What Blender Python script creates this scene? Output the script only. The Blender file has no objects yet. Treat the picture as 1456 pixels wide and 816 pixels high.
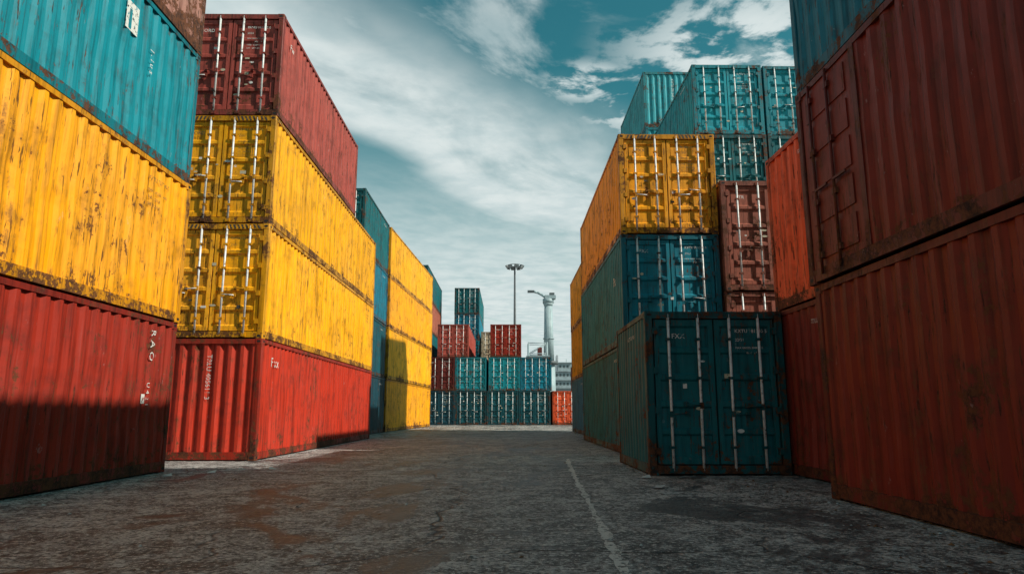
import bpy, math, random
from mathutils import Vector, Matrix, noise
random.seed(7)
S = bpy.context.scene
S.view_settings.view_transform = 'Standard'
S.view_settings.look = 'None'
S.view_settings.exposure = 0

# ------------------------------------------------------------------ node helpers
class NT:
    def __init__(s, tree):
        s.t = tree; s.n = tree.nodes; s.l = tree.links
        s.n.clear()
    def node(s, typ, **kw):
        n = s.n.new(typ)
        for k, v in kw.items(): setattr(n, k, v)
        return n
    def put(s, sock, val):
        if isinstance(val, bpy.types.NodeSocket): s.l.new(val, sock)
        elif val is not None: sock.default_value = val
    def math(s, op, a, b=None, c=None, clamp=False):
        n = s.node('ShaderNodeMath', operation=op); n.use_clamp = clamp
        s.put(n.inputs[0], a)
        if b is not None: s.put(n.inputs[1], b)
        if c is not None: s.put(n.inputs[2], c)
        return n.outputs[0]
    def vmath(s, op, a, b=None):
        n = s.node('ShaderNodeVectorMath', operation=op)
        s.put(n.inputs[0], a)
        if b is not None: s.put(n.inputs[1], b)
        return n.outputs[0]
    def mapr(s, v, a, b, c=0.0, d=1.0):
        n = s.node('ShaderNodeMapRange'); n.interpolation_type = 'SMOOTHSTEP'
        s.put(n.inputs[0], v)
        for i, x in enumerate((a, b, c, d)): s.put(n.inputs[i+1], x)
        return n.outputs[0]
    def mix(s, f, a, b, blend='MIX'):
        n = s.node('ShaderNodeMix', data_type='RGBA', blend_type=blend)
        s.put(n.inputs[0], f)
        s.put(n.inputs[6], a if isinstance(a, bpy.types.NodeSocket) else (*a, 1) if len(a) == 3 else a)
        s.put(n.inputs[7], b if isinstance(b, bpy.types.NodeSocket) else (*b, 1) if len(b) == 3 else b)
        return n.outputs[2]
    def noise(s, vec, scale=1, detail=4, rough=.55, dist=0):
        n = s.node('ShaderNodeTexNoise')
        s.put(n.inputs['Vector'], vec)
        n.inputs['Scale'].default_value = scale; n.inputs['Detail'].default_value = detail
        n.inputs['Roughness'].default_value = rough; n.inputs['Distortion'].default_value = dist
        return n.outputs[0]
    def scale(s, vec, sc):
        return s.vmath('MULTIPLY', vec, sc)

def newmat(name):
    m = bpy.data.materials.new(name); m.use_nodes = True
    t = NT(m.node_tree)
    out = t.node('ShaderNodeOutputMaterial'); b = t.node('ShaderNodeBsdfPrincipled')
    t.l.new(b.outputs[0], out.inputs[0])
    return m, t, b, out

def paint(name, col, rust=0.5, frame=False, fade=0.2, spec=.26):
    m, t, b, out = newmat(name)
    tc = t.node('ShaderNodeTexCoord'); oi = t.node('ShaderNodeObjectInfo')
    off = t.math('MULTIPLY', oi.outputs['Random'], 91.0)
    comb = t.node('ShaderNodeCombineXYZ')
    for i in range(3): t.put(comb.inputs[i], off)
    P = t.vmath('ADD', tc.outputs['Object'], comb.outputs[0])
    sep = t.node('ShaderNodeSeparateXYZ'); t.put(sep.inputs[0], tc.outputs['Object'])
    z = sep.outputs[2]
    big = t.noise(P, .6, 2, .6)
    med = t.noise(P, 2.3, 5, .65)
    fine = t.noise(P, 12, 6, .7)
    streak = t.noise(t.scale(P, (10, 10, .5)), 1.0, 5, .65)
    dash = t.noise(t.scale(P, (26, 26, 2.6)), 1.0, 3, .6)
    c = Vector(col); g = sum(col)/3
    faded = tuple(c[i]*.84+g*.08+.004 for i in range(3))
    dark = tuple(c[i]*.42 for i in range(3))
    x = t.mix(t.math('MULTIPLY', t.mapr(big, .38, .66), fade*2.2, clamp=True), tuple(col), faded)
    x = t.mix(t.math('MULTIPLY', t.mapr(streak, .46, .68), .80), x, dark)
    x = t.mix(t.math('MULTIPLY', t.mapr(streak, .42, .28), fade*2.4, clamp=True), x, tuple(min(1, v*1.15+.03) for v in faded))
    hv = t.node('ShaderNodeHueSaturation')
    t.put(hv.inputs['Value'], t.math('MULTIPLY_ADD', oi.outputs['Random'], .26, .84))
    t.put(hv.inputs['Color'], x); x = hv.outputs[0]
    x = t.mix(t.math('MULTIPLY', t.mapr(med, .46, .74), .45 if not frame else .8), x, tuple(c[i]*.12+.010 for i in range(3)))
    rc = t.mix(t.mapr(fine, .38, .62), (.020, .011, .008), (.13, .045, .018))
    low = t.mapr(z, 0.6, 0.1)
    thr = .712-.08*rust-(.03 if frame else 0)
    patch = t.math('MULTIPLY_ADD', med, .5, t.math('MULTIPLY', fine, .5))
    patch = t.math('ADD', patch, t.math('MULTIPLY', low, .075))
    patch = t.math('ADD', patch, t.math('MULTIPLY', t.math('SUBTRACT', big, .5), .30))
    r1 = t.mapr(patch, thr-.06, thr-.03)
    run = t.math('MULTIPLY', t.mapr(t.noise(t.scale(P, (16, 16, .8)), 1.0, 4, .6), .55, .65), t.mapr(patch, thr-.17, thr-.08))
    r2 = t.math('MULTIPLY', t.mapr(dash, .605, .645), t.mapr(big, .36, .54))
    r = t.math('MAXIMUM', r1, t.math('MULTIPLY', r2, .9))
    x = t.mix(t.math('MULTIPLY', run, .55), x, (.14, .055, .022))
    x = t.mix(t.math('MULTIPLY', r, .92), x, rc)
    chip = t.mapr(t.noise(t.scale(P, (7, 7, 3.5)), 1.0, 5, .75), .665, .69)
    x = t.mix(t.math('MULTIPLY', chip, .5), x, tuple(min(.8, v*.6+.20) for v in c))
    t.put(b.inputs['Base Color'], x)
    ro = t.math('MULTIPLY_ADD', med, .35, .36)
    ro = t.math('ADD', ro, t.math('MULTIPLY', r, .3), clamp=True)
    t.put(b.inputs['Roughness'], ro)
    b.inputs['Specular IOR Level'].default_value = spec
    bp = t.node('ShaderNodeBump'); bp.inputs['Strength'].default_value = .4; bp.inputs['Distance'].default_value = .014
    h = t.math('SUBTRACT', t.math('ADD', t.math('MULTIPLY', fine, .35), t.math('MULTIPLY', med, .6)), t.math('MULTIPLY', r, .25))
    t.put(bp.inputs['Height'], h)
    t.put(b.inputs['Normal'], bp.outputs[0])
    return m

COL = {
 'yellow': (.96, .385, .003), 'yellow2': (1.0, .44, .005), 'orangeyel': (.80, .33, .006),
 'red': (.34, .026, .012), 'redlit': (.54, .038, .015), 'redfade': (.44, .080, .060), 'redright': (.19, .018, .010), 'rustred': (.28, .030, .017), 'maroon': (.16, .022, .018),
 'teal': (.004, .28, .35), 'teallight': (.03, .36, .42), 'dkteal': (.002, .125, .145), 'blueteal': (.003, .20, .30), 'sideteal': (.002, .20, .275),
 'blue': (.012, .22, .42), 'brown': (.42, .125, .080), 'orange': (1.0, .13, .035), 'peel': (.38, .17, .13),
 'navy': (.008, .06, .085), 'cream': (.55, .44, .30), 'deepteal': (.003, .080, .105),
}
RUST = {'yellow': .5, 'yellow2': .35, 'peel': 1.9, 'brown': .6, 'teal': .45, 'redright': .7, 'red': .7, 'redlit': .5, 'sideteal': .4, 'dkteal': .6}
MATS = {}
def cmats(k):
    if k not in MATS:
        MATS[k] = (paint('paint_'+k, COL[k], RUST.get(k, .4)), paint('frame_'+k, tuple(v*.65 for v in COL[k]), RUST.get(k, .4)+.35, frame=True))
    return MATS[k]

def simple(name, col, rough=.6, metal=0, var=.25, nscale=6, rust=False):
    m, t, b, out = newmat(name)
    tc = t.node('ShaderNodeTexCoord')
    n = t.noise(tc.outputs['Object'], nscale, 5, .65)
    x = t.mix(t.mapr(n, .35, .7), col, tuple(v*(1-var*1.6) for v in col))
    if rust: x = t.mix(t.mapr(n, .60, .66), x, (.12, .05, .025))
    t.put(b.inputs['Base Color'], x); b.inputs['Metallic'].default_value = metal
    t.put(b.inputs['Roughness'], t.math('MULTIPLY_ADD', n, .3, rough-.15))
    return m
M_ROD = simple('galvanised_rod', (.80, .81, .80), .45, .1, .25, 9, True)
M_BLK = simple('gasket_hole_black', (.010, .010, .011), .8)
def worn(name, col, thr=.5):
    m, t, b, out = newmat(name)
    tc = t.node('ShaderNodeTexCoord')
    n = t.noise(tc.outputs['Object'], 14, 5, .7)
    b.inputs['Base Color'].default_value = (*col, 1); b.inputs['Roughness'].default_value = .7
    tr = t.node('ShaderNodeBsdfTransparent'); mx = t.node('ShaderNodeMixShader')
    t.put(mx.inputs[0], t.mapr(n, thr, thr+.06, 0.0, 1.0))
    t.l.new(b.outputs[0], mx.inputs[1]); t.l.new(tr.outputs[0], mx.inputs[2]); t.l.new(mx.outputs[0], out.inputs[0])
    return m
M_WHITE = worn('stencil_white', (.72, .70, .66), .54)
M_DARKM = worn('stencil_dark', (.05, .045, .04), .54)
M_STICK = worn('sticker_pale', (.50, .45, .32), .58)

# ------------------------------------------------------------------ mesh builder
class MB:
    def __init__(s): s.v = []; s.f = []; s.m = []; s.sm = []
    def face(s, pts, mat=0, sm=False):
        i = len(s.v); s.v += [tuple(p) for p in pts]; s.f.append(tuple(range(i, i+len(pts)))); s.m.append(mat); s.sm.append(sm)
    def box(s, x0, x1, y0, y1, z0, z1, mat=0):
        i = len(s.v)
        s.v += [(x0,y0,z0),(x1,y0,z0),(x1,y1,z0),(x0,y1,z0),(x0,y0,z1),(x1,y0,z1),(x1,y1,z1),(x0,y1,z1)]
        for q in ((0,3,2,1),(4,5,6,7),(0,1,5,4),(1,2,6,5),(2,3,7,6),(3,0,4,7)):
            s.f.append(tuple(i+k for k in q)); s.m.append(mat); s.sm.append(False)
    def cbox(s, x0, x1, y0, y1, z0, z1, mat=0, c=.012):
        pts = [(x0+c,y0),(x1-c,y0),(x1,y0+c),(x1,y1-c),(x1-c,y1),(x0+c,y1),(x0,y1-c),(x0,y0+c)]
        i = len(s.v); n = 8
        s.v += [(p[0],p[1],z0) for p in pts]+[(p[0],p[1],z1) for p in pts]
        for k in range(n):
            s.f.append((i+k, i+(k+1)%n, i+n+(k+1)%n, i+n+k)); s.m.append(mat); s.sm.append(False)
        s.f.append(tuple(i+n-1-k for k in range(n))); s.m.append(mat); s.sm.append(False)
        s.f.append(tuple(i+n+k for k in range(n))); s.m.append(mat); s.sm.append(False)
    def tube(s, p0, p1, r0, r1=None, mat=0, n=10):
        r1 = r0 if r1 is None else r1
        p0 = Vector(p0); p1 = Vector(p1); d = (p1-p0).normalized()
        a = d.orthogonal().normalized(); b2 = d.cross(a)
        i = len(s.v)
        for p, r in ((p0, r0), (p1, r1)):
            for k in range(n):
                t = 2*math.pi*k/n; s.v.append(tuple(p+a*math.cos(t)*r+b2*math.sin(t)*r))
        for k in range(n):
            s.f.append((i+k, i+(k+1)%n, i+n+(k+1)%n, i+n+k)); s.m.append(mat); s.sm.append(True)
        s.f.append(tuple(i+n-1-k for k in range(n))); s.m.append(mat); s.sm.append(False)
        s.f.append(tuple(i+n+k for k in range(n))); s.m.append(mat); s.sm.append(False)
    def grid(s, rows, mat=0):
        nr = len(rows); nc = len(rows[0]); i = len(s.v)
        for r in rows: s.v += r
        for a in range(nr-1):
            for b in range(nc-1):
                s.f.append((i+a*nc+b, i+a*nc+b+1, i+(a+1)*nc+b+1, i+(a+1)*nc+b)); s.m.append(mat); s.sm.append(False)
    def obj(s, name, mats):
        me = bpy.data.meshes.new(name); me.from_pydata(s.v, [], s.f)
        for m in mats: me.materials.append(m)
        me.polygons.foreach_set('material_index', s.m)
        me.polygons.foreach_set('use_smooth', s.sm)
        me.update()
        o = bpy.data.objects.new(name, me); S.collection.objects.link(o)
        return o

TXT = {}
def text_geo(txt):
    if txt not in TXT:
        cu = bpy.data.curves.new('t', 'FONT'); cu.body = txt; cu.resolution_u = 2
        o = bpy.data.objects.new('t', cu); S.collection.objects.link(o)
        dg = bpy.context.evaluated_depsgraph_get(); dg.update()
        me = bpy.data.meshes.new_from_object(o.evaluated_get(dg))
        TXT[txt] = ([tuple(v.co[:2]) for v in me.vertices], [tuple(p.vertices) for p in me.polygons])
        bpy.data.objects.remove(o); bpy.data.curves.remove(cu); bpy.data.meshes.remove(me)
    return TXT[txt]
def put_text(mb, txt, org, U, V, size, mat):
    vs, fs = text_geo(txt); i = len(mb.v)
    org = Vector(org); U = Vector(U); V = Vector(V)
    mb.v += [tuple(org+U*(p[0]*size)+V*(p[1]*size)) for p in vs]
    for f in fs: mb.f.append(tuple(i+k for k in f)); mb.m.append(mat); mb.sm.append(False)

def corr(a, b, pitch):
    n = max(1, round((b-a-.07)/pitch)); p = (b-a-.07)/n
    out = [(a, 0)]
    y = a
    for k in range(n):
        out += [(y+p*.26, 0), (y+p*.5, 1), (y+p*.76, 1), (y+p, 0)]; y += p
    out.append((b, 0))
    return out

CODES = ['TRLU 405611 3', 'GMCU 220947 8', 'KXTU 781340 5', 'BRNU 163302 0', 'OCSU 508816 2']
cnt = [0]
def container(x, y, z, col, L=12.19, W=2.44, H=2.59, end='door', rot=0.0, pivot_right=False, near=True, side_door=False, deco=None, jitter=True):
    """local frame: x across, y along, z up; doors at y=0."""
    cnt[0] += 1
    rnd = random.Random(cnt[0]*13+5)
    seed = cnt[0]*7.31
    mb = MB()
    P, F, ROD, WH, BK, ST, DK = 0, 1, 2, 3, 4, 5, 6
    rows = 10 if near else 3
    zb, zt = .165, H-.075
    dd = .036
    for sgn, xf in ((1, W), (-1, 0.0)):
        ya = .13; yb = L-.13
        if side_door and sgn == -1: yb = L-1.52
        prof = corr(ya, yb, .278)
        g = []
        for r in range(rows+1):
            zz = zb+(zt-zb)*r/rows
            w = math.sin(math.pi*r/rows)
            row = []
            for (yy, d) in prof:
                nn = noise.noise(Vector((yy*.55, zz*.7, seed+sgn*9)))*.036 + noise.noise(Vector((yy*2.3, zz*2.0, seed+sgn*3)))*.022
                dep = .014+d*dd+max(-.010, nn)*w
                row.append((xf-sgn*dep, yy, zz))
            g.append(row)
        mb.grid(g, P)
        e = .002
        if sgn == 1:
            mb.box(W-.06, W-e, .12, L-.12, zt-.012, H-.008, F); mb.box(W-.05, W-.004, .12, L-.12, .022, zb+.012, F)
            mb.box(W-.075, W-.05, .12, L-.12, .016, .03, F)
        else:
            mb.box(e, .06, .12, L-.12, zt-.012, H-.008, F); mb.box(.004, .05, .12, L-.12, .022, zb+.012, F)
        if side_door and sgn == -1:
            y0 = L-1.52; y1 = L-.14
            mb.box(.0, .055, y0, y0+.1, zb+.014, zt-.014, F)
            ys0, ys1 = y0+.12, y1
            mb.box(.02, .05, ys0, ys1, zb+.014, zt-.014, P)
            nb = 5; hh = (zt-zb-.1)/nb
            for k in range(nb):
                a = zb+.06+k*hh
                mb.box(.006, .019, ys0+.14, ys1-.12, a+.05, a+hh-.05, P)
            for yy in (ys0+.52, ys0+.98):
                mb.tube((-.018, yy, .08), (-.018, yy, H-.05), .018, mat=F)
                for zz in (.28, .95, 1.6, H-.3): mb.box(-.03, .02, yy-.05, yy+.05, zz, zz+.07, F)
                mb.box(-.035, -.012, yy-.30, yy+.02, 1.12, 1.15, F)
    g = []
    for r in range(2):
        zz = zb+(zt-zb)*r
        g.append([(xx, L-.02-d*.04, zz) for xx, d in corr(.13, W-.13, .26)])
    mb.grid(g, P)
    mb.box(.13, W-.13, L-.08, L-.004, zt-.04, H-.008, F); mb.box(.13, W-.13, L-.08, L-.004, .02, zb+.02, F)
    for px0, px1 in ((0, .13), (W-.13, W)):
        for py0, py1 in ((0, .12), (L-.12, L)):
            mb.cbox(px0, px1, py0, py1, .118, H-.118, F)
    for cx0, cx1 in ((-.004, .162), (W-.162, W+.004)):
        for cy0, cy1 in ((-.004, .178), (L-.178, L+.004)):
            for cz0, cz1 in ((0, .118), (H-.118, H+.001)):
                mb.cbox(cx0, cx1, cy0, cy1, cz0, cz1, F, .02)
                zc = (cz0+cz1)/2; cyc = (cy0+cy1)/2; cxc = (cx0+cx1)/2
                for xo in (cx0-.0015, cx1+.0015):
                    mb.face([(xo, cyc+.045*math.cos(t*math.pi/5), zc+.026*math.sin(t*math.pi/5)) for t in range(10)], BK)  # flat black ovals paint the dark inside the casting holes
                mb.face([(cxc+.045*math.cos(t*math.pi/5), cy0-.0015, zc+.026*math.sin(t*math.pi/5)) for t in range(10)], BK)
    mb.face([(.06, .12, H-.03), (W-.06, .12, H-.03), (W-.06, L-.12, H-.03), (.06, L-.12, H-.03)], P)
    mb.face([(.05, .12, .15), (W-.05, .12, .15), (W-.05, L-.12, .15), (.05, L-.12, .15)], BK)
    if near and col.startswith('yellow'):
        for k in range(9):
            a = .2+k*.09
            mb.face([(a, -.002, H-.118), (a+.045, -.002, H-.118), (a+.085, -.002, H-.02), (a+.04, -.002, H-.02)], DK)
            b_ = W-.2-k*.09
            mb.face([(b_, -.002, H-.118), (b_-.045, -.002, H-.118), (b_-.085, -.002, H-.02), (b_-.04, -.002, H-.02)], DK)
            for xo in (W+.0005, -.0005):
                mb.face([(xo, a+.02, zt-.008), (xo, a+.065, zt-.008), (xo, a+.10, H-.012), (xo, a+.055, H-.012)], DK)
    if end == 'door':
        mb.box(.13, W-.13, .0, .11, H-.125, H-.006, F); mb.box(.13, W-.13, .002, .11, .025, .155, F)
        z0, z1 = .175, H-.14
        mb.face([(.13, .10, .15), (W-.13, .10, .15), (W-.13, .10, H-.12), (.13, .10, H-.12)], BK)
        for side in (0, 1):
            x0, x1 = (.155, W/2-.014) if side == 0 else (W/2+.014, W-.155)
            b = .085
            mb.box(x0, x0+b, .04, .085, z0, z1, P); mb.box(x1-b, x1, .04, .085, z0, z1, P)
            mb.box(x0+b, x1-b, .042, .085, z0, z0+.07, P); mb.box(x0+b, x1-b, .042, .085, z1-.07, z1, P)
            nb = 5 if H > 2 else 2; hh = (z1-z0-.14)/nb
            prof = []
            for k in range(nb):
                a = z0+.07+k*hh
                prof += [(a, .047), (a+.035, .047), (a+.07, .082), (a+hh-.07, .082), (a+hh-.035, .047)]
            prof.append((z1-.07, .047))
            mb.grid([[(xx, yy+noise.noise(Vector((xx*2, zz*2, seed)))*.008, zz) for xx in (x0+b, (x0+x1)/2-.2, (x0+x1)/2, (x0+x1)/2+.2, x1-b)] for zz, yy in prof], P)
            wl = x1-x0
            rods = (x0+wl*.24, x0+wl*.74)
            for ri, rx in enumerate(rods):
                tilt = rnd.uniform(-.008, .008)
                mb.tube((rx-tilt, .004, .07), (rx+tilt, .004, H-.05), .024, mat=ROD, n=8)
                for zz in (.045, H-.115): mb.box(rx-.05, rx+.05, -.018, .045, zz, zz+.07, F)
                for zz in (.42, 1.55, H-.5):
                    if zz < H-.3: mb.box(rx-.05, rx+.05, -.022, .04, zz, zz+.045, F)
                if H > 2:
                    hz = 1.0+.10*ri+rnd.uniform(-.03, .03)
                    hx1 = rx+(.27 if ri == 0 else -.25)
                    sl_ = rnd.uniform(-.03, .03)
                    mb.tube((rx, -.028, hz), (hx1, -.028, hz+sl_), .012, mat=ROD if rnd.random() < .4 else F, n=6)
                    mb.box(rx-.03, rx+.03, -.036, -.012, hz-.05, hz+.05, F)
                    mb.box(hx1-.035, hx1+.035, -.022, .041, hz-.03+sl_, hz+.05+sl_, F)
            for k in range(4):
                zz = z0+.15+k*(z1-z0-.4)/3
                hx = x0-.035 if side == 0 else x1-.045
                mb.box(hx, hx+.08, -.012, .04, zz, zz+.11, F)
        dy = .036
        mm = DK if col.startswith(('yellow', 'orangeyel')) else WH
        if H > 2:
            xr = W/2+.36
            lines = [(CODES[cnt[0] % 5], .082), ('22G1', .07), ('MAX GROSS 30480 KG', .047), ('              67200 LB', .047), ('TARE   2230 KG', .047), ('NET   28250 KG', .047), ('CU CAP  33.2 CU M', .047)]
            zz = H-.36
            for tx, sz in lines[:rnd.randint(4, 7)]:
                put_text(mb, tx, (xr, dy, zz), (1, 0, 0), (0, 0, 1), sz, mm); zz -= sz*1.8
            if rnd.random() < .6: put_text(mb, rnd.choice(['KTL', 'NORD', 'FXX', 'TR']), (.45, dy, H-.46), (1, 0, 0), (0, 0, 1), .12, mm)
            for k in range(rnd.randint(6, 11)):
                sx = rnd.uniform(.3, W-.5); sz = rnd.uniform(.5, H-.8); w = rnd.uniform(.05, .14); h = rnd.uniform(.03, .08)
                if rnd.random() < .5:
                    mb.face([(sx+w*.6*math.cos(t*math.pi/6), dy-.001-.0003*k, sz+h*.45*math.sin(t*math.pi/6)) for t in range(12)], rnd.choice([WH, ST]))
                else:
                    q_ = dy-.001-.0003*k
                    mb.face([(sx, q_, sz), (sx+w, q_, sz), (sx+w, q_, sz+h), (sx, q_, sz+h)], rnd.choice([WH, ST, DK]))
    else:
        g = []
        nr = 6
        for r in range(nr+1):
            zz = zb+(zt-zb-.02)*r/nr
            g.append([(xx, .02+d*.045+noise.noise(Vector((xx*1.5, zz, seed)))*.012*math.sin(math.pi*r/nr), zz) for xx, d in corr(.13, W-.13, .25)])
        mb.grid(g, P)
        mb.box(.13, W-.13, .002, .08, zt-.04, H-.008, F); mb.box(.13, W-.13, .004, .08, .02, zb+.012, F)
        put_text(mb, CODES[cnt[0] % 5], (W*.52, .012, H-.35), (0, 0, -1), (1, 0, 0), .15, WH)
    sx = W+.001 if x < 0 else -.001
    U = (0, 1, 0) if x < 0 else (0, -1, 0)
    if near and not deco:
        m2 = DK if col.startswith(('yellow', 'orangeyel')) else WH
        ys = L-1.45 if x < 0 else 1.7
        put_text(mb, CODES[cnt[0] % 5], (sx-.012 if x < 0 else sx+.012, ys, H-.36), U, (0, 0, 1), .10, m2)
        if m2 == DK:
            for j, tx in enumerate(('MAX GROSS 30480', 'TARE 2230 KG', 'NET 28250 KG')):
                put_text(mb, tx, (sx-.012 if x < 0 else sx+.012, ys, H-.56-j*.12), U, (0, 0, 1), .075, m2)
    if deco:
        for (tx, yy, zz, sz, vert) in deco:
            xo = sx-.010 if x < 0 else sx+.010
            if tx == '#':
                mb.face([(xo, yy, zz), (xo, yy+sz, zz), (xo, yy+sz, zz+sz*1.4), (xo, yy, zz+sz*1.4)], WH)
            elif vert: put_text(mb, tx, (xo, yy, zz), (0, 0, -1), U, sz, WH)
            else: put_text(mb, tx, (xo, yy, zz), U, (0, 0, 1), sz, WH)
    pm, fm = cmats(col)
    o = mb.obj('shipping_container', [pm, fm, M_ROD, M_WHITE, M_BLK, M_STICK, M_DARKM])
    jx = rnd.uniform(-.018, .018) if jitter else 0; jy = rnd.uniform(-.03, .03) if jitter else 0
    if pivot_right:
        o.matrix_world = Matrix.Translation((x+W+jx, y+jy, z)) @ Matrix.Rotation(rot, 4, 'Z') @ Matrix.Translation((-W, 0, 0))
    else:
        o.matrix_world = Matrix.Translation((x+jx, y+jy, z)) @ Matrix.Rotation(rot+rnd.uniform(-.0012, .0012), 4, 'Z')
    return o

def stack(x, y, cols, H=2.59, z=0.006, **kw):
    ends = kw.pop('ends', None); decos = kw.pop('decos', None); Hs = kw.pop('Hs', None)
    for i, c in enumerate(cols):
        h = Hs[i] if Hs else H
        container(x, y, z, c, H=h, end=(ends[i] if ends else 'door'), deco=(decos.get(i) if decos else None), **kw)
        z += h+.004

# ------------------------------------------------------------------ LEFT SIDE
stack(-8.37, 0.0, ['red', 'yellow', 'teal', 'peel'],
      decos={0: [('R A O', 11.35, 2.38, .20, True), ('U 4 2 1', 11.35, 1.50, .13, True), ('#', 11.2, 1.15, .11, False)],
             2: [('#', 9.7, 1.75, .34, False), ('| . l u s', 10.5, 1.8, .16, True)]})
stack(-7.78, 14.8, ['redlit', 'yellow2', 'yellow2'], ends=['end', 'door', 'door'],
      decos={0: [('F xx', .65, 2.02, .30, False)]})
container(-7.78, 14.8, .006+3*2.594, 'redfade', L=8.25, deco=[('Fw', .6, 2.0, .24, False)])
stack(-8.6, 28.5, ['navy', 'deepteal', 'blueteal', 'dkteal'], H=2.66, L=6.06)
stack(-11.3, 28.5, ['dkteal', 'maroon', 'brown', 'navy'], H=2.6, L=12.19, near=False)
stack(-8.54, 34.9, ['yellow', 'yellow2', 'yellow', 'yellow2'], H=2.66, L=13.72, rot=-math.radians(3.05), pivot_right=True)
stack(-8.94, 55, ['deepteal', 'maroon', 'dkteal', 'brown', 'dkteal'], near=False)

# ------------------------------------------------------------------ BACK ROW
xs = [-6.43, -3.97, -1.51, .95]
for x, c in zip(xs, ['navy', 'deepteal', 'deepteal', 'deepteal']): stack(x, 53, [c], near=False)  # darker paints carry the shadow on the bottom row
stack(3.55, 53.2, ['orange'], near=False)
for x, c in zip([-6.5, -4.03, -1.42, 1.06], ['maroon', 'teal', 'teal', 'blueteal']): container(x, 53.05, 2.60, c, near=False)
container(-5.4, 53.1, 5.195, 'redfade', near=False)
container(-1.3, 53.1, 5.195, 'red', near=False)
stack(-5.1, 65.6, ['dkteal', 'dkteal', 'teal', 'blueteal', 'dkteal'], near=False)
stack(-2.5, 66.2, ['brown', 'red', 'cream'], near=False, H=2.9)
stack(6.2, 53.4, ['blue', 'brown'], near=False)

# ------------------------------------------------------------------ RIGHT SIDE
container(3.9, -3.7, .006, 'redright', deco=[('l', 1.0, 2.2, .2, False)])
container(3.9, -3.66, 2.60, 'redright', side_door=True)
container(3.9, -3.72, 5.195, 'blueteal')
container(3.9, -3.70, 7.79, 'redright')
stack(7.25, 7.95, ['brown', 'redfade', 'blueteal', 'yellow'], L=6.06, H=2.72)  # added stack, unseen by the camera, there to cast shadow on the ground
stack(4.72, 8.72, ['rustred', 'orange'], Hs=[2.72, 2.76], L=2.99)
container(2.36, 11.4, .006, 'dkteal', L=2.99, W=2.34, H=2.70)
container(5.34, 16.2, .006, 'brown', L=2.99)
container(5.34, 16.2, 2.60, 'brown', L=2.99, H=1.30)
container(5.34, 16.15, 3.904, 'brown', L=2.99, H=2.80)
stack(2.85, 16.3, ['sideteal', 'sideteal', 'yellow'], Hs=[2.65, 2.70, 2.62], L=9.12, decos={1: [('Px', 1.4, 1.6, .34, False)]})
stack(3.45, 30, ['blue', 'yellow', 'yellow'], L=6.06)
stack(6.5, 22, ['brown', 'dkteal', 'maroon', 'dkteal', 'teal'], L=6.06, H=2.6)
stack(9.02, 22.05, ['brown', 'dkteal', 'maroon', 'dkteal', 'teal'], L=6.06, H=2.6)
stack(6.2, 28.5, ['brown', 'dkteal', 'maroon', 'dkteal', 'teal', 'teallight'], L=6.06, H=2.7, ends=['end']*6)

# ------------------------------------------------------------------ GROUND
m, t, b, out = newmat('worn_concrete')
tc = t.node('ShaderNodeTexCoord'); P = tc.outputs['Object']
n1 = t.noise(P, .22, 4, .6, .4); n2 = t.noise(P, 1.4, 7, .80, .5); n3 = t.noise(P, 5.0, 5, .82); n4 = t.noise(P, 22, 3, .8)
x = t.mix(t.mapr(n2, .42, .58), (.115, .112, .110), (.42, .405, .39))
x = t.mix(t.math('MULTIPLY', t.mapr(n1, .46, .60), .5), x, (.095, .092, .090))
x = t.mix(t.math('MULTIPLY', t.mapr(n3, .53, .59), .65), x, (.56, .54, .51))
x = t.mix(t.math('MULTIPLY', t.mapr(n3, .48, .42), .82), x, (.045, .043, .042))
x = t.mix(t.math('MULTIPLY', t.mapr(n4, .56, .61), .8), x, (.72, .70, .66))
x = t.mix(t.math('MULTIPLY', t.mapr(n4, .46, .41), .85), x, (.016, .015, .015))
st = t.noise(t.scale(P, (.62, .42, 1)), 1, 7, .70, 1.0)
stm = t.mapr(st, .53, .585)
x = t.mix(t.math('MULTIPLY', stm, .80), x, (.028, .027, .027))
wn = t.node('ShaderNodeTexNoise'); t.put(wn.inputs['Vector'], P); wn.inputs['Scale'].default_value = 1.3; wn.inputs['Detail'].default_value = 5
warp = t.vmath('ADD', P, t.vmath('MULTIPLY', wn.outputs[1], (.9, .9, 0)))
vo = t.node('ShaderNodeTexVoronoi', feature='DISTANCE_TO_EDGE'); t.put(vo.inputs['Vector'], warp); vo.inputs['Scale'].default_value = .30
crack = t.math('MULTIPLY', t.mapr(vo.outputs['Distance'], .009, .001), t.mapr(n1, .40, .55))
x = t.mix(t.math('MULTIPLY', crack, .85), x, (.010, .009, .009))
t.put(b.inputs['Base Color'], x)
t.put(b.inputs['Roughness'], t.math('ADD', t.math('MULTIPLY', stm, -.16), t.math('MULTIPLY_ADD', n2, .30, .50)))
b.inputs['Specular IOR Level'].default_value = .38
bp = t.node('ShaderNodeBump'); bp.inputs['Strength'].default_value = 1.0; bp.inputs['Distance'].default_value = .03
h = t.math('ADD', t.math('MULTIPLY', n3, .8), t.math('MULTIPLY', n4, .5)); h = t.math('ADD', h, n2)
h = t.math('SUBTRACT', h, t.math('MULTIPLY', crack, .8))
t.put(bp.inputs['Height'], h); t.put(b.inputs['Normal'], bp.outputs[0])
M_GR = m
g = MB(); R = 1500
g.face([(-R, -R, 0), (R, -R, 0), (R, R, 0), (-R, R, 0)]); g.obj('ground', [M_GR])

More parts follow.
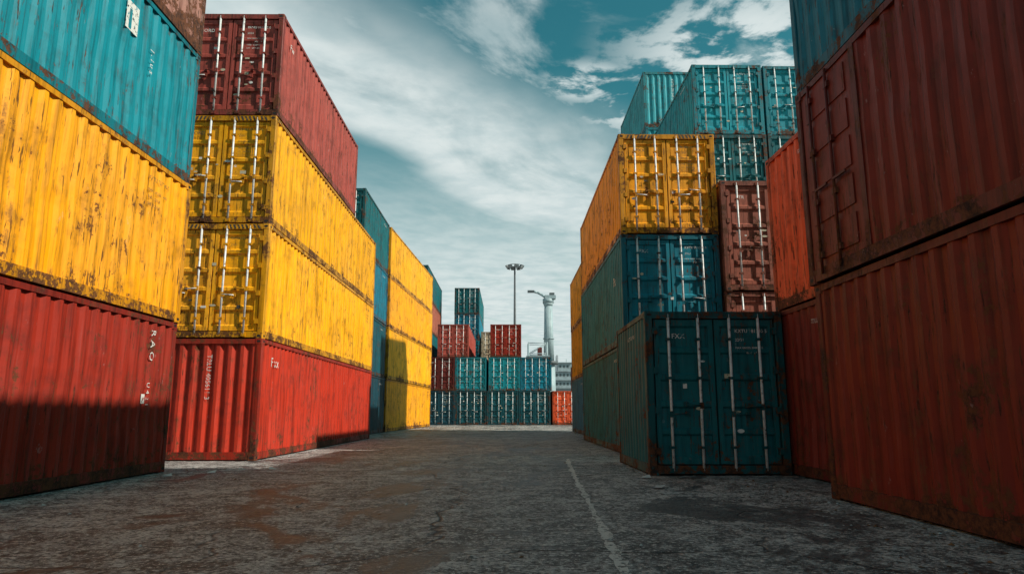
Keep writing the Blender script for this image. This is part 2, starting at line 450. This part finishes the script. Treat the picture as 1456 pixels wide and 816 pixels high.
mj = worn('joint_filler', (.025, .024, .023), .54); mw = worn('faded_line_paint', (.62, .60, .56), .52)
def strip(name, pts, w, zz, mat):
    q = MB()
    rows = []
    for i, (px, py) in enumerate(pts):
        ww = w*(.5+1.0*random.random())
        rows.append([(px-ww/2, py, zz), (px+ww/2, py, zz)])
    q.grid(rows, 0); q.f = [f[::-1] for f in q.f]
    return q.obj(name, [mat])
strip('faded_ground_line', [(.47+.058*(2+y*.15)+random.uniform(-.018, .018)+.03*math.sin(y*.07), 2.0+y*.15) for y in range(0, 90)], .075, .004, mw)
for yj in (13.4, 25.6, 37.8):
    q = MB(); n = 60
    rws = [[(-5.3+10.*k/n, yj+random.uniform(-.015, .015), .008) for k in range(n+1)], None]
    rws[1] = [(p[0], p[1]+.03, .008) for p in rws[0]]
    q.grid(rws, 0); q.obj('concrete_joint', [mj])
q = MB()
for k in range(900):
    side = random.random()
    if side < .45: px = -5.8+abs(random.gauss(0, .5)); py = random.uniform(6, 40)
    elif side < .75: px = 3.8-abs(random.gauss(0, .4)); py = random.uniform(3, 11)
    else: px = random.uniform(-5, 3.5); py = random.uniform(3, 30)
    if px < -5.25 and py > 14: px = -5.1
    r = random.uniform(.006, .030); a = random.random()*6.28; hgt = r*random.uniform(.2, .8)
    pts = [(px+r*random.uniform(.6, 1.2)*math.cos(a+j*1.256), py+r*random.uniform(.6, 1.4)*math.sin(a+j*1.256), .003) for j in range(5)]
    top = (px, py, .003+hgt); mt = random.choice([0, 0, 0, 1, 2])
    for j in range(5): q.face([pts[j], pts[(j+1) % 5], top], mt)
for (px, py) in ((-5.45, 11.3), (-5.0, 11.9), (-4.2, 12.6), (2.2, 11.0), (2.1, 9.6)):
    a = random.random()*3
    c, s_ = math.cos(a)*.09, math.sin(a)*.09
    q.face([(px-c, py-s_, .01), (px+s_, py-c, .015), (px+c, py+s_, .05), (px-s_, py+c, .02)], 2)
q.obj('ground_debris', [simple('gravel_chip', (.16, .15, .14), .9), simple('leaf_scrap', (.16, .08, .03), .8), simple('paper_scrap', (.5, .55, .55), .8)])

# ------------------------------------------------------------------ LIGHT MAST
MG = simple('mast_steel', (.10, .11, .12), .6, .2)
ML = simple('lamp_glass', (.35, .38, .40), .3)
q = MB(); X, Y, Ht = 1.1, 90, 20.2
q.tube((X, Y, 0), (X, Y, .35), .55, mat=0, n=16); q.tube((X, Y, .35), (X, Y, Ht), .26, .11, 0, 14)
q.tube((X, Y, Ht-.1), (X, Y, Ht+.55), .12, .05, 0, 10)
for k in range(16):
    a0 = k*math.pi/8; a1 = a0+math.pi/8
    for zz in (Ht, Ht+.35):
        q.tube((X+.85*math.cos(a0), Y+.85*math.sin(a0), zz), (X+.85*math.cos(a1), Y+.85*math.sin(a1), zz), .035, mat=0, n=6)
for k in range(8):
    a = k*math.pi/4+.2; c, s_ = math.cos(a), math.sin(a)
    q.tube((X, Y, Ht+.1), (X+.85*c, Y+.85*s_, Ht), .04, mat=0, n=6)
    p = Vector((X+1.05*c, Y+1.05*s_, Ht+.12))
    f = Vector((c, s_, -.7)).normalized(); sd = Vector((-s_, c, 0)); up = f.cross(sd)
    for (d0, d1, w0, w1, mt) in ((-.14, .12, .17, .3, 0), (.121, .14, .27, .27, 1)):
        A = [p+f*d0+sd*(w0*i)+up*(w0*.8*j) for i, j in ((-1,-1),(1,-1),(1,1),(-1,1))]
        B = [p+f*d1+sd*(w1*i)+up*(w1*.8*j) for i, j in ((-1,-1),(1,-1),(1,1),(-1,1))]
        q.face(A, mt); q.face(B, mt)
        for j in range(4): q.face([A[j], A[(j+1) % 4], B[(j+1) % 4], B[j]], mt)
q.obj('floodlight_mast', [MG, ML])

# ------------------------------------------------------------------ HARBOUR CRANE
MC = simple('crane_pale_grey', (.34, .43, .46), .55, 0, .12, 1.5); MD = simple('crane_dark', (.10, .12, .13), .6)
q = MB(); X, Y = 6.85, 110
q.tube((X, Y, 0), (X, Y, 8.5), 1.15, 1.0, 0, 20)
q.tube((X, Y, 8.5), (X, Y, 9.0), 1.5, 1.5, 1, 20)
for k in range(12):
    a = k*math.pi/6; q.tube((X+1.45*math.cos(a), Y+1.45*math.sin(a), 9), (X+1.45*math.cos(a), Y+1.45*math.sin(a), 10), .04, mat=1, n=5)
q.tube((X, Y, 9.0), (X, Y, 18.0), .86, .66, 0, 20)
q.tube((X, Y, 12.6), (X, Y, 12.75), .92, .92, 0, 16)
q.tube((X, Y, 18.0), (X, Y, 18.5), .66, .9, 0, 20)
q.tube((X, Y, 18.5), (X, Y, 19.2), .92, .92, 0, 20)
q.box(X-.6, X+1.2, Y-.8, Y+.8, 19.2, 19.75, 0)
q.box(X+.2, X+1.0, Y-.5, Y+.5, 19.75, 20.2, 1)
pts = [(X-.4, Y, 19.4), (X-1.1, Y, 19.95), (X-1.8, Y, 20.3), (X-2.5, Y, 20.45)]
for a, c in zip(pts, pts[1:]): q.tube(a, c, .22, .19, 0, 10)
q.box(X-3.4, X-2.3, Y-.4, Y+.4, 20.3, 20.62, 1)
q.tube((X-.3, Y-1.0, 9), (X-.3, Y-1.0, 17.5), .03, mat=0, n=5); q.tube((X+.3, Y-1.0, 9), (X+.3, Y-1.0, 17.5), .03, mat=0, n=5)
q.obj('harbor_crane', [MC, MD])

MR = simple('red_steel', (.35, .06, .05), .6); MWt = simple('ship_white', (.34, .41, .44), .6, 0, .2, 1)
q = MB(); X, Y = 9.5, 150
for k in range(3):
    w = 6.2-k*1.6; z0 = 6+k*1.9
    q.box(X+3.4-w/2, X+3.4+w/2, Y, Y+6, z0, z0+1.75, 0)
    for j in range(int(w/.8)):
        xx = X+3.4-w/2+.25+j*.8
        q.box(xx, xx+.42, Y-.03, Y+.1, z0+.7, z0+1.25, 1)
    q.box(X+3.2-w/2, X+3.6+w/2, Y-.4, Y+6.2, z0+1.75, z0+1.88, 0)
q.box(X-9, X+14, Y-1, Y+10, 0, 5.99, 1)
for dx, h in ((-1.2, 5.5), (.1, 9.0), (1.0, 7.0), (3.4, 6.5)): q.tube((X+dx+.4, Y+1, 6), (X+dx+.4, Y+1, 6+h), .12, .07, 0, 8)
for zz in (9.5, 11.6): q.box(X-.6, X+2.2, Y+.95, Y+1.05, zz, zz+.12, 0)
q.obj('cargo_ship', [MWt, MD])
q = MB()
X, Y = 3.1, 95
for dx in (0, 2.6):
    for dy in (0, 2.6): q.tube((X+dx, Y+dy, 0), (X+dx, Y+dy, 10.6), .11, mat=0, n=6)
for k in range(7):
    z0 = k*1.5
    for dy in (0, 2.6):
        q.tube((X, Y+dy, z0), (X+2.6, Y+dy, z0+1.5), .05, mat=0, n=5); q.tube((X, Y+dy, z0+1.5), (X+2.6, Y+dy, z0+1.5), .06, mat=0, n=5)
q.box(X-.3, X+2.9, Y-.3, Y+2.9, 8.6, 8.72, 0); q.box(X+1.3, X+1.9, Y+.4, Y+1.9, 8.72, 9.9, 1)
q.obj('steel_lattice_tower', [MC, MR])

# ------------------------------------------------------------------ SKY
w = bpy.data.worlds.new('World'); S.world = w; w.use_nodes = True
t = NT(w.node_tree)
out = t.node('ShaderNodeOutputWorld'); bg = t.node('ShaderNodeBackground'); t.l.new(bg.outputs[0], out.inputs[0])
sky = t.node('ShaderNodeTexSky', sky_type='NISHITA'); sky.sun_disc = False
D = Vector((-1, .4, -.93)).normalized()
el = math.asin(-D.z); az = math.atan2(-D.x, -D.y)
sky.sun_elevation = el; sky.sun_rotation = az; sky.air_density = 1.2; sky.dust_density = 1.5
tc = t.node('ShaderNodeTexCoord'); G = tc.outputs['Generated']
sp = t.node('ShaderNodeSeparateXYZ'); t.put(sp.inputs[0], G)
zc = t.math('MAXIMUM', sp.outputs[2], .04)
px = t.math('DIVIDE', sp.outputs[0], zc); py = t.math('DIVIDE', sp.outputs[1], zc)
cb = t.node('ShaderNodeCombineXYZ'); t.put(cb.inputs[0], px); t.put(cb.inputs[1], py); Q = cb.outputs[0]
u = t.math('ADD', t.math('MULTIPLY', px, .838), t.math('MULTIPLY', py, -.545))
v = t.math('ADD', t.math('MULTIPLY', px, .545), t.math('MULTIPLY', py, .838))
cr = t.node('ShaderNodeCombineXYZ'); t.put(cr.inputs[0], t.math('MULTIPLY', u, 1.5)); t.put(cr.inputs[1], t.math('MULTIPLY', v, .72)); QR = cr.outputs[0]
wis = t.noise(QR, 1.7, 8, .60, .35); soft = t.noise(QR, .9, 4, .5, .3); puff = t.noise(Q, 5.0, 9, .60, .2)
ud = t.math('ABSOLUTE', t.math('ADD', t.math('ADD', u, 1.47), t.math('MULTIPLY', t.math('SUBTRACT', soft, .5), 1.0)))
band = t.mapr(ud, .62, .10)
c1 = t.math('MULTIPLY', band, t.mapr(wis, .32, .54, .62, 1.0))
c2 = t.math('MULTIPLY', t.mapr(wis, .50, .68), .6)
def blob(cx, cy, r):
    dx = t.math('SUBTRACT', px, cx); dy = t.math('SUBTRACT', py, cy)
    rr = t.math('SQRT', t.math('ADD', t.math('MULTIPLY', dx, dx), t.math('MULTIPLY', dy, dy)))
    return t.math('MULTIPLY', t.mapr(rr, r, r*.2), t.mapr(puff, .44, .56))
c3 = t.math('MAXIMUM', blob(.66, 1.75, .50), t.math('MAXIMUM', blob(.5, 2.1, .4), blob(.25, 1.95, .2)))
cl = t.math('MAXIMUM', t.math('MAXIMUM', c1, c2), c3)
haze = t.mapr(sp.outputs[2], .44, .15)
cl = t.math('MAXIMUM', cl, t.math('MULTIPLY', haze, t.mapr(wis, .30, .52, .80, 1.0)), clamp=True)
base = t.mix(1.0, sky.outputs[0], (.26, 1.0, .80), 'MULTIPLY')
cc = t.mix(t.mapr(puff, .3, .7), (6.6, 7.8, 7.9), (8.4, 9.2, 9.1))
col = t.mix(t.math('MULTIPLY', cl, .97), base, cc)
t.put(bg.inputs[0], col); bg.inputs[1].default_value = .088

sl = bpy.data.lights.new('sun', 'SUN'); sl.energy = 4.8; sl.angle = math.radians(.6); sl.color = (1, .92, .80)
so = bpy.data.objects.new('sun', sl); S.collection.objects.link(so); so.rotation_euler = D.to_track_quat('-Z', 'Y').to_euler()
so.location = (30, -12, 30)

# ------------------------------------------------------------------ CAMERA
cd = bpy.data.cameras.new('camera'); cd.lens = 23.81; cd.sensor_width = 36; cd.clip_end = 4000; cd.clip_start = .05
co = bpy.data.objects.new('camera', cd); S.collection.objects.link(co)
co.location = (0, 0, 1.03); co.rotation_euler = (math.radians(90+10.4), 0, math.radians(-.46))
S.camera = co
